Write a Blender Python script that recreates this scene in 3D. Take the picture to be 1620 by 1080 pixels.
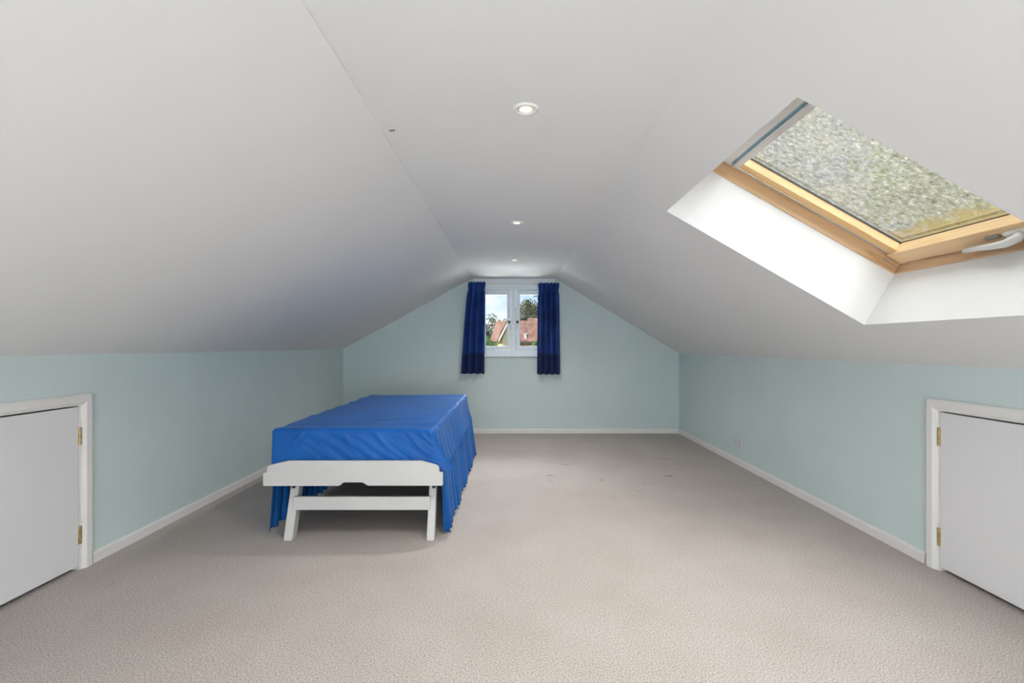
import bpy, bmesh, math, random
from mathutils import Vector, Matrix, noise
random.seed(7)
R = math.radians
sc = bpy.context.scene
for o in list(bpy.data.objects): bpy.data.objects.remove(o)
COL = sc.collection

# ------------------------------------------------------------------ camera
cam_d = bpy.data.cameras.new('camera'); cam = bpy.data.objects.new('camera', cam_d); COL.objects.link(cam)
cam.location = (0, 0, 1.1); cam.rotation_euler = (R(90), 0, 0)
cam_d.sensor_width = 36; cam_d.lens = 765 / 1620 * 36
cam_d.shift_x = -1 / 1620; cam_d.shift_y = 6.5 / 1620
cam_d.clip_start = 0.05; cam_d.clip_end = 500
sc.camera = cam

# ------------------------------------------------------------------ light, sky, exposure
sc.view_settings.view_transform = 'Standard'; sc.view_settings.look = 'None'
sc.view_settings.exposure = 0.38; sc.view_settings.gamma = 1.0; sc.view_settings.use_curve_mapping = False

def light(name, kind, loc, direction, energy, col, **kw):
    d = bpy.data.lights.new(name, kind); d.energy = energy; d.color = col
    for k, v in kw.items(): setattr(d, k, v)
    o = bpy.data.objects.new(name, d); COL.objects.link(o); o.location = loc
    o.rotation_euler = Vector(direction).to_track_quat('-Z', 'Y').to_euler()
    return o
# low sun that lights the houses beyond the gable window
light('sun', 'SUN', (0, 0, 20), (.80, .50, -.42), 3.6, (1, .93, .82), angle=R(1.5))
# daylight pouring through the roof window in view, from the open sky above the trees
light('daylight_roof_window', 'AREA', (2.5, 1.80, 4.9), (-.9, .05, -3.0), 2250, (.955, .98, 1), shape='RECTANGLE', size=4.0, size_y=3.6)
# open sky above the houses, slanting down through the gable window
light('daylight_gable_window', 'AREA', (0.0, 8.6, 3.5), (0, -1, -.80), 600, (.90, .95, 1), shape='RECTANGLE', size=3.0, size_y=1.6)
# light thrown up from the sunlit roofs and ground below the gable window
light('daylight_from_below', 'AREA', (0.0, 8.3, -.55), (0, -1, .55), 330, (.95, .97, 1), shape='RECTANGLE', size=3.0, size_y=1.5)
# added fill lights at the made-up windows behind the photographer
light('added_back_fill', 'AREA', (0.0, -2.72, .60), (0, 1, .10), 72, (.91, .955, 1), shape='RECTANGLE', size=1.8, size_y=.82)
light('added_rear_roof_fill', 'AREA', (4.0, -1.1, 3.9), (-2.5, .35, -2.0), 1150, (.91, .955, 1), shape='RECTANGLE', size=2.0, size_y=2.0)

w = bpy.data.worlds.new('sky'); sc.world = w; w.use_nodes = True
nt = w.node_tree; nt.nodes.clear()
def N(nt, t, **kw):
    n = nt.nodes.new(t)
    for k, v in kw.items():
        if k in n.inputs: n.inputs[k].default_value = v
        else: setattr(n, k, v)
    return n
def ramp(nt, stops):
    n = nt.nodes.new('ShaderNodeValToRGB'); e = n.color_ramp.elements
    e[0].position, e[0].color = stops[0][0], (*stops[0][1], 1)
    e[1].position, e[1].color = stops[-1][0], (*stops[-1][1], 1)
    for p, c in stops[1:-1]:
        x = e.new(p); x.color = (*c, 1)
    return n
tc = N(nt, 'ShaderNodeTexCoord'); sep = N(nt, 'ShaderNodeSeparateXYZ')
nt.links.new(tc.outputs['Generated'], sep.inputs[0])
grad = ramp(nt, [(0.0, (.62, .74, .95)), (.12, (.50, .68, .98)), (.6, (.30, .50, .92))])
nt.links.new(sep.outputs['Z'], grad.inputs[0])
mp = N(nt, 'ShaderNodeMapping'); mp.inputs['Scale'].default_value = (1, 1, 2.2)
nz = N(nt, 'ShaderNodeTexNoise', Scale=6.0, Detail=6.0, Roughness=.55)
nt.links.new(tc.outputs['Generated'], mp.inputs[0]); nt.links.new(mp.outputs[0], nz.inputs['Vector'])
cl = ramp(nt, [(.42, (0, 0, 0)), (.62, (1, 1, 1))]); nt.links.new(nz.outputs[0], cl.inputs[0])
mx = N(nt, 'ShaderNodeMix', data_type='RGBA'); mx.inputs[7].default_value = (1, 1, 1, 1)
nt.links.new(cl.outputs[0], mx.inputs[0]); nt.links.new(grad.outputs[0], mx.inputs[6])
bg = N(nt, 'ShaderNodeBackground', Strength=1.0); out = N(nt, 'ShaderNodeOutputWorld')
nt.links.new(mx.outputs[2], bg.inputs[0]); nt.links.new(bg.outputs[0], out.inputs[0])

# ------------------------------------------------------------------ materials
def mat(name, col, rough=.6, metal=0., bump=None, var=None, coat=0., sheen=0., spec=.5, coords='Object'):
    """bump=(scale,strength,distance); var=(scale,amount[,detail]) mottles the base colour"""
    m = bpy.data.materials.new(name); m.use_nodes = True; nt = m.node_tree
    b = nt.nodes['Principled BSDF']
    b.inputs['Base Color'].default_value = (*col, 1); b.inputs['Roughness'].default_value = rough
    b.inputs['Metallic'].default_value = metal; b.inputs['Specular IOR Level'].default_value = spec
    b.inputs['Coat Weight'].default_value = coat; b.inputs['Sheen Weight'].default_value = sheen
    t = N(nt, 'ShaderNodeTexCoord')
    if var:
        n = N(nt, 'ShaderNodeTexNoise', Scale=var[0], Detail=var[2] if len(var) > 2 else 4.0)
        nt.links.new(t.outputs[coords], n.inputs['Vector'])
        a = var[1]
        r = ramp(nt, [(.3, tuple(c * (1 - a) for c in col)), (.7, tuple(min(1, c * (1 + a)) for c in col))])
        nt.links.new(n.outputs[0], r.inputs[0]); nt.links.new(r.outputs[0], b.inputs['Base Color'])
    if bump:
        n = N(nt, 'ShaderNodeTexNoise', Scale=bump[0], Detail=3.0)
        nt.links.new(t.outputs[coords], n.inputs['Vector'])
        bp = N(nt, 'ShaderNodeBump', Strength=bump[1], Distance=bump[2])
        nt.links.new(n.outputs[0], bp.inputs['Height']); nt.links.new(bp.outputs[0], b.inputs['Normal'])
    return m

def wood_mat(name, c1, c2, axis='Y', scale=1.0, rough=.42, tilt=0.):
    m = bpy.data.materials.new(name); m.use_nodes = True; nt = m.node_tree; b = nt.nodes['Principled BSDF']
    t = N(nt, 'ShaderNodeTexCoord'); m0 = N(nt, 'ShaderNodeMapping'); mp = N(nt, 'ShaderNodeMapping')
    m0.inputs['Rotation'].default_value = (0, tilt, 0)
    s = {'X': (1.0, 16, 16), 'Y': (16, 1.0, 16)}[axis]
    mp.inputs['Scale'].default_value = tuple(v * scale for v in s)
    nt.links.new(t.outputs['Object'], m0.inputs[0]); nt.links.new(m0.outputs[0], mp.inputs[0])
    n = N(nt, 'ShaderNodeTexNoise', Scale=1.2, Detail=3.0, Distortion=.4); nt.links.new(mp.outputs[0], n.inputs['Vector'])
    wv = N(nt, 'ShaderNodeMath', operation='MULTIPLY'); wv.inputs[1].default_value = 9.0
    fr = N(nt, 'ShaderNodeMath', operation='PINGPONG'); fr.inputs[1].default_value = 1.0
    nt.links.new(n.outputs[0], wv.inputs[0]); nt.links.new(wv.outputs[0], fr.inputs[0])
    r = ramp(nt, [(0, c2), (.4, c1), (1, c1)]); nt.links.new(fr.outputs[0], r.inputs[0])
    nt.links.new(r.outputs[0], b.inputs['Base Color']); b.inputs['Roughness'].default_value = rough
    return m

def carpet_mat():
    m = bpy.data.materials.new('carpet'); m.use_nodes = True; nt = m.node_tree; b = nt.nodes['Principled BSDF']
    t = N(nt, 'ShaderNodeTexCoord')
    n1 = N(nt, 'ShaderNodeTexNoise', Scale=190.0, Detail=3.0, Roughness=.7); nt.links.new(t.outputs['Object'], n1.inputs['Vector'])
    n2 = N(nt, 'ShaderNodeTexNoise', Scale=3.0, Detail=4.0); nt.links.new(t.outputs['Object'], n2.inputs['Vector'])
    r1 = ramp(nt, [(.32, (.23, .198, .175)), (.5, (.53, .483, .45)), (.68, (.76, .71, .675))]); nt.links.new(n1.outputs[0], r1.inputs[0])
    r2 = ramp(nt, [(.3, (.92, .90, .885)), (.7, (1, 1, 1))]); nt.links.new(n2.outputs[0], r2.inputs[0])
    mu = N(nt, 'ShaderNodeMix', data_type='RGBA', blend_type='MULTIPLY'); mu.inputs[0].default_value = 1
    nt.links.new(r1.outputs[0], mu.inputs[6]); nt.links.new(r2.outputs[0], mu.inputs[7])
    # small dark stains towards the far end of the floor, stretched across the room
    mp = N(nt, 'ShaderNodeMapping'); mp.inputs['Scale'].default_value = (5.0, 16.0, 1); nt.links.new(t.outputs['Object'], mp.inputs[0])
    n3 = N(nt, 'ShaderNodeTexNoise', Scale=1.0, Detail=2.0); nt.links.new(mp.outputs[0], n3.inputs['Vector'])
    r3 = ramp(nt, [(.68, (0, 0, 0)), (.75, (1, 1, 1))]); nt.links.new(n3.outputs[0], r3.inputs[0])
    sp = N(nt, 'ShaderNodeVectorMath', operation='DISTANCE'); sp.inputs[1].default_value = (1.0, 4.3, 0)
    nt.links.new(t.outputs['Object'], sp.inputs[0])
    rr = ramp(nt, [(.0, (1, 1, 1)), (.55, (1, 1, 1)), (.85, (0, 0, 0))]); 
    dv = N(nt, 'ShaderNodeMath', operation='DIVIDE'); dv.inputs[1].default_value = 1.5
    nt.links.new(sp.outputs['Value'], dv.inputs[0]); nt.links.new(dv.outputs[0], rr.inputs[0])
    ml = N(nt, 'ShaderNodeMath', operation='MULTIPLY'); nt.links.new(r3.outputs[0], ml.inputs[0]); nt.links.new(rr.outputs[0], ml.inputs[1])
    m5 = N(nt, 'ShaderNodeMath', operation='MULTIPLY'); m5.inputs[1].default_value = .8; nt.links.new(ml.outputs[0], m5.inputs[0])
    mz = N(nt, 'ShaderNodeMix', data_type='RGBA'); mz.inputs[7].default_value = (.16, .12, .10, 1)
    nt.links.new(m5.outputs[0], mz.inputs[0]); nt.links.new(mu.outputs[2], mz.inputs[6])
    nt.links.new(mz.outputs[2], b.inputs['Base Color'])
    b.inputs['Roughness'].default_value = .95; b.inputs['Specular IOR Level'].default_value = .1
    bp = N(nt, 'ShaderNodeBump', Strength=.7, Distance=.006)
    nt.links.new(n1.outputs[0], bp.inputs['Height']); nt.links.new(bp.outputs[0], b.inputs['Normal'])
    return m

def fabric_mat(name, col, dark, rough=.5, sheen=.25, scale=260.0):
    m = mat(name, col, rough=rough, sheen=sheen, spec=.28)
    nt = m.node_tree; b = nt.nodes['Principled BSDF']; t = N(nt, 'ShaderNodeTexCoord')
    n = N(nt, 'ShaderNodeTexNoise', Scale=5.0, Detail=3.0); nt.links.new(t.outputs['Object'], n.inputs['Vector'])
    r = ramp(nt, [(.3, dark), (.7, col)]); nt.links.new(n.outputs[0], r.inputs[0]); nt.links.new(r.outputs[0], b.inputs['Base Color'])
    wv = N(nt, 'ShaderNodeTexNoise', Scale=scale); nt.links.new(t.outputs['Object'], wv.inputs['Vector'])
    bp = N(nt, 'ShaderNodeBump', Strength=.12, Distance=.001); nt.links.new(wv.outputs[0], bp.inputs['Height']); nt.links.new(bp.outputs[0], b.inputs['Normal'])
    b.inputs['Sheen Tint'].default_value = (.6, .75, 1, 1); b.inputs['Sheen Roughness'].default_value = .4
    return m

def dirty_glass(name):
    """mossy, weathered roof glazing: part clear, part scattering film of lichen"""
    m = bpy.data.materials.new(name); m.use_nodes = True; nt = m.node_tree; nt.nodes.clear()
    t = N(nt, 'ShaderNodeTexCoord')
    n1 = N(nt, 'ShaderNodeTexNoise', Scale=48.0, Detail=8.0, Roughness=.75); nt.links.new(t.outputs['Object'], n1.inputs['Vector'])
    r1 = ramp(nt, [(.34, (.008, .0075, .0045)), (.46, (.0205, .0195, .0145)), (.56, (.028, .0268, .0215)), (.7, (.060, .054, .043))]); nt.links.new(n1.outputs[0], r1.inputs[0])
    # ochre litter collected along the lower edge (UV y = down the slope)
    uv = N(nt, 'ShaderNodeSeparateXYZ'); nt.links.new(t.outputs['UV'], uv.inputs[0])
    n2 = N(nt, 'ShaderNodeTexNoise', Scale=9.0, Detail=5.0); nt.links.new(t.outputs['Object'], n2.inputs['Vector'])
    ad = N(nt, 'ShaderNodeMath', operation='MULTIPLY_ADD'); ad.inputs[1].default_value = .22; nt.links.new(n2.outputs[0], ad.inputs[0]); nt.links.new(uv.outputs['Y'], ad.inputs[2])
    r2 = ramp(nt, [(.98, (0, 0, 0)), (1.06, (1, 1, 1))])
    sb = N(nt, 'ShaderNodeMath', operation='SUBTRACT'); sb.inputs[1].default_value = .04; nt.links.new(ad.outputs[0], sb.inputs[0])
    r2.color_ramp.elements[0].position = .93; r2.color_ramp.elements[1].position = 1.0
    nt.links.new(sb.outputs[0], r2.inputs[0])
    mo = N(nt, 'ShaderNodeMix', data_type='RGBA'); mo.inputs[7].default_value = (.028, .021, .010, 1)
    nt.links.new(r2.outputs[0], mo.inputs[0]); nt.links.new(r1.outputs[0], mo.inputs[6])
    tr = N(nt, 'ShaderNodeBsdfTranslucent'); nt.links.new(mo.outputs[2], tr.inputs[0])
    cl = N(nt, 'ShaderNodeBsdfTransparent'); cl.inputs[0].default_value = (.93, .95, .92, 1)
    n3 = N(nt, 'ShaderNodeTexNoise', Scale=22.0, Detail=7.0, Roughness=.75); nt.links.new(t.outputs['Object'], n3.inputs['Vector'])
    r3 = ramp(nt, [(.35, (.90, .90, .90)), (.61, (.86, .86, .86)), (.655, (.5, .5, .5)), (.69, (.05, .05, .05))]); nt.links.new(n3.outputs[0], r3.inputs[0])
    ms = N(nt, 'ShaderNodeMixShader'); nt.links.new(r3.outputs[0], ms.inputs[0]); nt.links.new(cl.outputs[0], ms.inputs[1]); nt.links.new(tr.outputs[0], ms.inputs[2])
    gl = N(nt, 'ShaderNodeBsdfGlossy', Roughness=.06); m2 = N(nt, 'ShaderNodeMixShader'); m2.inputs[0].default_value = .05
    nt.links.new(ms.outputs[0], m2.inputs[1]); nt.links.new(gl.outputs[0], m2.inputs[2])
    o = N(nt, 'ShaderNodeOutputMaterial'); nt.links.new(m2.outputs[0], o.inputs[0])
    return m

def clear_glass(name):
    m = bpy.data.materials.new(name); m.use_nodes = True; nt = m.node_tree; nt.nodes.clear()
    cl = N(nt, 'ShaderNodeBsdfTransparent'); cl.inputs[0].default_value = (.96, .98, .97, 1)
    gl = N(nt, 'ShaderNodeBsdfGlossy', Roughness=.01); fr = N(nt, 'ShaderNodeFresnel', IOR=1.45)
    ms = N(nt, 'ShaderNodeMixShader'); nt.links.new(fr.outputs[0], ms.inputs[0]); nt.links.new(cl.outputs[0], ms.inputs[1]); nt.links.new(gl.outputs[0], ms.inputs[2])
    o = N(nt, 'ShaderNodeOutputMaterial'); nt.links.new(ms.outputs[0], o.inputs[0])
    return m

def emit(name, col, s):
    m = bpy.data.materials.new(name); m.use_nodes = True; nt = m.node_tree; nt.nodes.clear()
    e = N(nt, 'ShaderNodeEmission', Strength=s); e.inputs[0].default_value = (*col, 1)
    o = N(nt, 'ShaderNodeOutputMaterial'); nt.links.new(e.outputs[0], o.inputs[0]); return m

M = dict(
    wall=mat('duck_egg_paint', (.60, .705, .70), .75, bump=(90, .05, .002), var=(2.5, .025)),
    white=mat('white_emulsion', (.79, .785, .785), .8, bump=(60, .05, .003), var=(1.5, .012)),
    reveal=mat('white_reveal', (.84, .84, .82), .8),
    gloss=mat('white_gloss_paint', (.80, .785, .765), .35, bump=(25, .04, .002), var=(6, .02)),
    door=mat('white_door_paint', (.77, .765, .775), .45, bump=(18, .05, .002)),
    upvc=mat('white_window_paint', (.80, .87, .91), .35),
    carpet=carpet_mat(),
    dark=mat('gap_shade_block', (.03, .025, .02), .9),
    brass=mat('aged_brass', (.52, .38, .18), .38, .9, var=(60, .35)),
    bed=fabric_mat('blue_polycotton', (.003, .112, .43), (.002, .080, .33), rough=.5, sheen=.12),
    valance=fabric_mat('blue_valance_cloth', (.006, .12, .42), (.004, .085, .33), rough=.5, sheen=.12),
    curtain=fabric_mat('navy_curtain_cloth', (.012, .062, .29), (.005, .024, .14), rough=.65, sheen=.12),
    hem=fabric_mat('navy_hem_cloth', (.006, .022, .11), (.005, .018, .09), rough=.7, sheen=.1),
    bedwhite=mat('white_lacquered_wood', (.57, .565, .56), .4, bump=(12, .04, .002), var=(4, .02)),
    mattress=mat('ticking', (.5, .5, .5), .8),
    base=mat('dark_bed_base', (.05, .045, .04), .9),
    black=mat('black_plastic', (.015, .015, .018), .4),
    silver=mat('aluminium', (.62, .63, .62), .35, .6),
    bluestrip=mat('blue_grey_stripe', (.28, .50, .64), .45),
    greystrip=mat('grey_aluminium_channel', (.78, .75, .73), .5, .0),
    plastic=mat('white_plastic', (.82, .82, .82), .3),
    chrome=mat('dull_steel', (.45, .47, .5), .3, .8),
    glass=clear_glass('window_glass'), dirty=dirty_glass('weathered_glass'),
    pine=wood_mat('lacquered_pine', (.88, .62, .32), (.80, .50, .22), axis='X', tilt=R(-31)),
    pine2=wood_mat('lacquered_pine_rail', (.86, .63, .38), (.80, .54, .29)),
    oak=wood_mat('honey_pine_lining', (.66, .46, .29), (.52, .32, .17)),
    oakx=wood_mat('honey_pine_side_lining', (.64, .42, .24), (.50, .29, .13), axis='X', tilt=R(-31)),
    lamp=emit('lamp_glow', (1, .84, .56), 1.35),
    rust=mat('clay_roof_tiles', (.40, .215, .165), .9, bump=(2.5, .5, .1), var=(1.2, .35, 8)),
    cream=mat('cream_render', (.88, .68, .40), .9, var=(.6, .06)),
    brick=mat('red_brick', (.34, .15, .10), .9, var=(4, .3)),
    leaf=mat('dark_leaves', (.10, .13, .045), .6, var=(.9, .55)),
    leaf2=mat('olive_leaves', (.13, .15, .06), .6, var=(.9, .5)),
    leaf3=mat('bright_leaves', (.16, .26, .05), .6, var=(.9, .4)),
    bark=mat('bark', (.12, .09, .06), .9, bump=(8, .4, .05)),
    grass=mat('grass', (.12, .2, .05), .9, var=(.4, .3)),
)

# ------------------------------------------------------------------ helpers
def link(name, bm, m, parent=None, smooth=False, kind=None):
    me = bpy.data.meshes.new(name)
    bmesh.ops.recalc_face_normals(bm, faces=bm.faces)
    bm.to_mesh(me); bm.free()
    ms = m if isinstance(m, (list, tuple)) else [m]
    for x in ms: me.materials.append(M[x] if isinstance(x, str) else x)
    if smooth:
        for p in me.polygons: p.use_smooth = True
    o = bpy.data.objects.new(name, me); COL.objects.link(o)
    if parent: o.parent = parent
    if kind: o['kind'] = kind
    return o
def tag(o, label, cat, group=None, kind=None):
    o['label'] = label; o['category'] = cat
    if group: o['group'] = group
    if kind: o['kind'] = kind
    return o
def empty(name, loc, label, cat, group=None, kind=None, rz=0):
    o = bpy.data.objects.new(name, None); COL.objects.link(o); o.location = loc; o.rotation_euler = (0, 0, rz)
    o.empty_display_size = .1
    return tag(o, label, cat, group, kind)
def rebase(o, parent):
    """parent o to parent although its mesh is in world coordinates"""
    o.parent = parent
    o.matrix_parent_inverse = Matrix.Translation(parent.location).inverted() if parent.rotation_euler[2] == 0 else parent.matrix_basis.inverted()
    return o
def box(bm, x0, x1, y0, y1, z0, z1, bev=0., f=None, seg=2):
    tb = bmesh.new()
    vs = [tb.verts.new((x, y, z)) for x in (x0, x1) for y in (y0, y1) for z in (z0, z1)]
    q = [(0, 1, 3, 2), (4, 6, 7, 5), (0, 4, 5, 1), (2, 3, 7, 6), (0, 2, 6, 4), (1, 5, 7, 3)]
    for k in q: tb.faces.new([vs[i] for i in k])
    if bev: bmesh.ops.bevel(tb, geom=list(tb.edges), offset=bev, segments=seg, affect='EDGES', profile=.5)
    mp = {v: bm.verts.new(f(*v.co) if f else v.co) for v in tb.verts}
    for fc in tb.faces: bm.faces.new([mp[v] for v in fc.verts])
    tb.free()
    return bm
def slab_poly(outer, holes, to3d, n, t):
    """planar polygon with holes (2-D loops), mapped by to3d, extruded by n*t"""
    bm = bmesh.new(); edges = []
    for loop in [outer] + holes:
        vs = [bm.verts.new(to3d(*p)) for p in loop]
        for i in range(len(vs)): edges.append(bm.edges.new((vs[i], vs[(i + 1) % len(vs)])))
    bmesh.ops.triangle_fill(bm, use_beauty=True, edges=edges)
    faces = list(bm.faces)
    r = bmesh.ops.extrude_face_region(bm, geom=faces)
    nv = [g for g in r['geom'] if isinstance(g, bmesh.types.BMVert)]
    bmesh.ops.translate(bm, vec=Vector(n) * t, verts=nv)
    keep = bmesh.ops.recalc_face_normals(bm, faces=bm.faces)
    return bm
def lathe(bm, prof, seg=32, c=(0, 0, 0), close=False):
    """prof: (r,z)"""
    rings = []
    for r, z in prof:
        rings.append([bm.verts.new((c[0] + r * math.cos(2 * math.pi * i / seg), c[1] + r * math.sin(2 * math.pi * i / seg), c[2] + z)) for i in range(seg)])
    for a, b in zip(rings, rings[1:]):
        for i in range(seg):
            bm.faces.new((a[i], a[(i + 1) % seg], b[(i + 1) % seg], b[i]))
    if close:
        bm.faces.new(rings[0]); bm.faces.new(rings[-1])
    return bm
def tube(bm, pts, rad, seg=10):
    pts = [Vector(p) for p in pts]; rings = []
    for i, p in enumerate(pts):
        d = (pts[min(i + 1, len(pts) - 1)] - pts[max(i - 1, 0)]).normalized()
        up = Vector((0, 0, 1)) if abs(d.z) < .9 else Vector((1, 0, 0))
        a = d.cross(up).normalized(); b = d.cross(a)
        r = rad[i] if isinstance(rad, (list, tuple)) else rad
        rings.append([bm.verts.new(p + (a * math.cos(2 * math.pi * k / seg) + b * math.sin(2 * math.pi * k / seg)) * r) for k in range(seg)])
    for a, b in zip(rings, rings[1:]):
        for k in range(seg): bm.faces.new((a[k], a[(k + 1) % seg], b[(k + 1) % seg], b[k]))
    bm.faces.new(rings[0]); bm.faces.new(rings[-1]); return bm

# ------------------------------------------------------------------ room dimensions
XL, XR, YF, YB = -2.13, 2.09, 6.076, -2.6
ZL, ZR, ZC = 1.056, 1.003, 1.94
CL, CR = -.515, .54
FLOOR_OUT = .12

def struct(o, label, cat): return tag(o, label, cat, kind='structure')
# floor
bm = bmesh.new(); box(bm, XL - .12, XR + .12, YB - .12, YF + .12, -.2, 0)
struct(link('floor', bm, 'carpet'), 'beige flecked fitted carpet across the whole attic floor', 'carpet')

# knee walls with the hatch openings
DL = dict(y0=1.62, y1=2.385, z1=.808)     # left hatch hole
DR = dict(y0=1.60, y1=2.375, z1=.782)
def side_wall(name, X, sgn, ztop, D, label):
    # a tall outline with a door-shaped notch that reaches the floor
    outer = [(YB - .1, -.05), (D['y0'], -.05), (D['y0'], D['z1']), (D['y1'], D['z1']), (D['y1'], -.05), (YF + .1, -.05), (YF + .1, ztop), (YB - .1, ztop)]
    bm = slab_poly(outer, [], lambda a, b: (X, a, b), (sgn, 0, 0), .12)
    return struct(link(name, bm, 'wall'), label, 'wall')
side_wall('wall_left', XL, -1, ZL, DL, 'low pale duck-egg blue knee wall on the left')
side_wall('wall_right', XR, 1, ZR, DR, 'low pale duck-egg blue knee wall on the right')

# gable window opening
WX0, WX1, WZ0, WZ1 = (757 - 811) / 125.9, (867 - 811) / 125.9, 1.1 - (562 - 546.5) / 125.9, 1.1 - (454.5 - 546.5) / 125.9
gab = [(XL, -.05), (XR, -.05), (XR, ZR), (CR, ZC + .0), (CL, ZC + .0), (XL, ZL)]
gab_out = [(XL - .1, -.05), (XR + .1, -.05), (XR + .1, ZR), (XR, ZR), (CR, ZC), (CR, ZC + .1), (CL, ZC + .1), (CL, ZC), (XL, ZL), (XL - .1, ZL)]
bm = slab_poly(gab, [[(WX0, WZ0), (WX1, WZ0), (WX1, WZ1), (WX0, WZ1)]], lambda a, b: (a, YF, b), (0, 1, 0), .16)
struct(link('wall_far', bm, 'wall'), 'pale green-blue gable wall around the small window', 'wall')
BW = (-.95, .95, .16, 1.03)  # opening of the added fill-light window
bm = slab_poly(gab, [[(BW[0], BW[2]), (BW[1], BW[2]), (BW[1], BW[3]), (BW[0], BW[3])]], lambda a, b: (a, YB, b), (0, -1, 0), .1)
struct(link('wall_back', bm, 'wall'), 'pale duck-egg blue gable wall behind the photographer', 'wall')

# ceiling: flat strip, two slopes
bm = bmesh.new(); box(bm, CL, CR, YB - .1, YF + .16, ZC, ZC + .2)
ceil = struct(link('ceiling', bm, 'white'), 'white flat ceiling strip between the two white roof slopes', 'ceiling')
def slope(X0, Z0, X1, Z1, sgn, holes, t):
    dn = Vector((X0 - X1, 0, Z0 - Z1)).normalized()
    n = Vector((-dn.z * sgn, 0, dn.x * sgn))
    if n.z < 0: n = -n
    L = math.hypot(X0 - X1, Z0 - Z1)
    def f(s, y): return Vector((X1, y, Z1)) + dn * s
    outer = [(0, YB - .1), (L, YB - .1), (L, YF + .16), (0, YF + .16)]
    return f, n, slab_poly(outer, holes, f, n, t), dn
f, n, bm, _ = slope(XL, ZL, CL, ZC, -1, [], .2)
link('slope', bm, 'white', ceil)
# right slope: shaft of the roof window in view, plus an added fill-light shaft
dnR = Vector((XR - CR, 0, ZR - ZC)).normalized(); nR = Vector((-dnR.z, 0, dnR.x))
S0 = 0.0
oR = Vector((CR, 0, ZC))
TH = .30
def hole(y0, y1, s0, s1, k):
    m = (s0 + s1) / 2
    return [(s0, y0 + (m - s0) * k), (s1, y0 + (m - s1) * k), (s1, y1 + (m - s1) * k), (s0, y1 + (m - s0) * k)]
# opening measured on the photograph: s along the slope from the crease
def s_of(X, Z): return (Vector((X, 0, Z)) - oR).dot(dnR)
SA, SB = s_of(.789, 1.789), s_of(1.756, 1.2025)
Y0, Y1, K = 1.31, 2.449, .055
h1 = hole(Y0, Y1, SA, SB, K); h2 = hole(Y0 - 2.7, Y1 - 2.7, SA, SB, K)
f, n, bm, _ = slope(XR, ZR, CR, ZC, 1, [h1, h2], TH)
bm.normal_update()
link('slope', bm, 'white', ceil)
# filler wedges on the outside of the eaves and the ridge so that no daylight leaks in
for nm, pts in (('roof_edge', [(XR, ZR), (XR + .12, ZR), (XR + .35, ZR + .1), (XR + TH * nR.x, ZR + TH * nR.z)]),
                ('roof_edge', [(XL, ZL), (XL - .12, ZL), (XL - .3, ZL + .1), (XL - .2 * .48, ZL + .2 * .877)]),
                ('roof_edge', [(CR, ZC), (CR, ZC + .35), (CR + TH * nR.x, ZC + TH * nR.z)]),
                ('roof_edge', [(CL, ZC), (CL, ZC + .2), (CL - .2 * .48, ZC + .2 * .877)])):
    bm = slab_poly(pts, [], lambda a, b: (a, YB - .1, b), (0, 1, 0), YF - YB + .26)
    link(nm, bm, 'white', ceil)
# hairline crack with lifted paint along the left crease
bm = bmesh.new()
random.seed(3)
for (ya, yb) in ((1.2, 1.62), (1.9, 2.6), (3.2, 4.3)):
    k = 14; prev = None
    for i in range(k + 1):
        y = ya + (yb - ya) * i / k; x = CL + .006 + random.uniform(-.003, .003); wd = random.uniform(.0002, .0011)
        a = bm.verts.new((x - wd, y, ZC - .0008)); b = bm.verts.new((x + wd, y, ZC - .0008))
        if prev: bm.faces.new((prev[0], prev[1], b, a))
        prev = (a, b)
link('crack', bm, mat('crack_grey', (.62, .61, .60), .9), ceil)  # even pale grey along the crack

# ------------------------------------------------------------------ baseboards
def skirting(name, segs, label):
    bm = bmesh.new()
    for (p, q, inn) in segs:
        p, q, inn = Vector((*p, 0)), Vector((*q, 0)), Vector((*inn, 0))
        prof = [(0, 0), (.014, 0), (.014, .046), (.011, .053), (.005, .056), (0, .056)]
        ra = [bm.verts.new(p + inn * a + Vector((0, 0, b))) for a, b in prof]
        rb = [bm.verts.new(q + inn * a + Vector((0, 0, b))) for a, b in prof]
        for i in range(len(prof)):
            j = (i + 1) % len(prof); bm.faces.new((ra[i], ra[j], rb[j], rb[i]))
        bm.faces.new(ra); bm.faces.new(rb)
    return struct(link(name, bm, 'gloss'), label, 'skirting board')
skirting('baseboard_left', [((XL, DL['y1'] + .055), (XL, YF), (1, 0)), ((XL, YB), (XL, DL['y0'] - .055), (1, 0))], 'white skirting board along the left knee wall')
skirting('baseboard_right', [((XR, DR['y1'] + .065), (XR, YF), (-1, 0)), ((XR, YB), (XR, DR['y0'] - .065), (-1, 0))], 'white skirting board along the right knee wall')
skirting('baseboard_far', [((XL + .014, YF), (XR - .014, YF), (0, -1))], 'white skirting board under the gable window wall')
skirting('baseboard_back', [((XL + .014, YB), (XR - .014, YB), (0, 1))], 'white skirting board on the wall behind the photographer')

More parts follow.
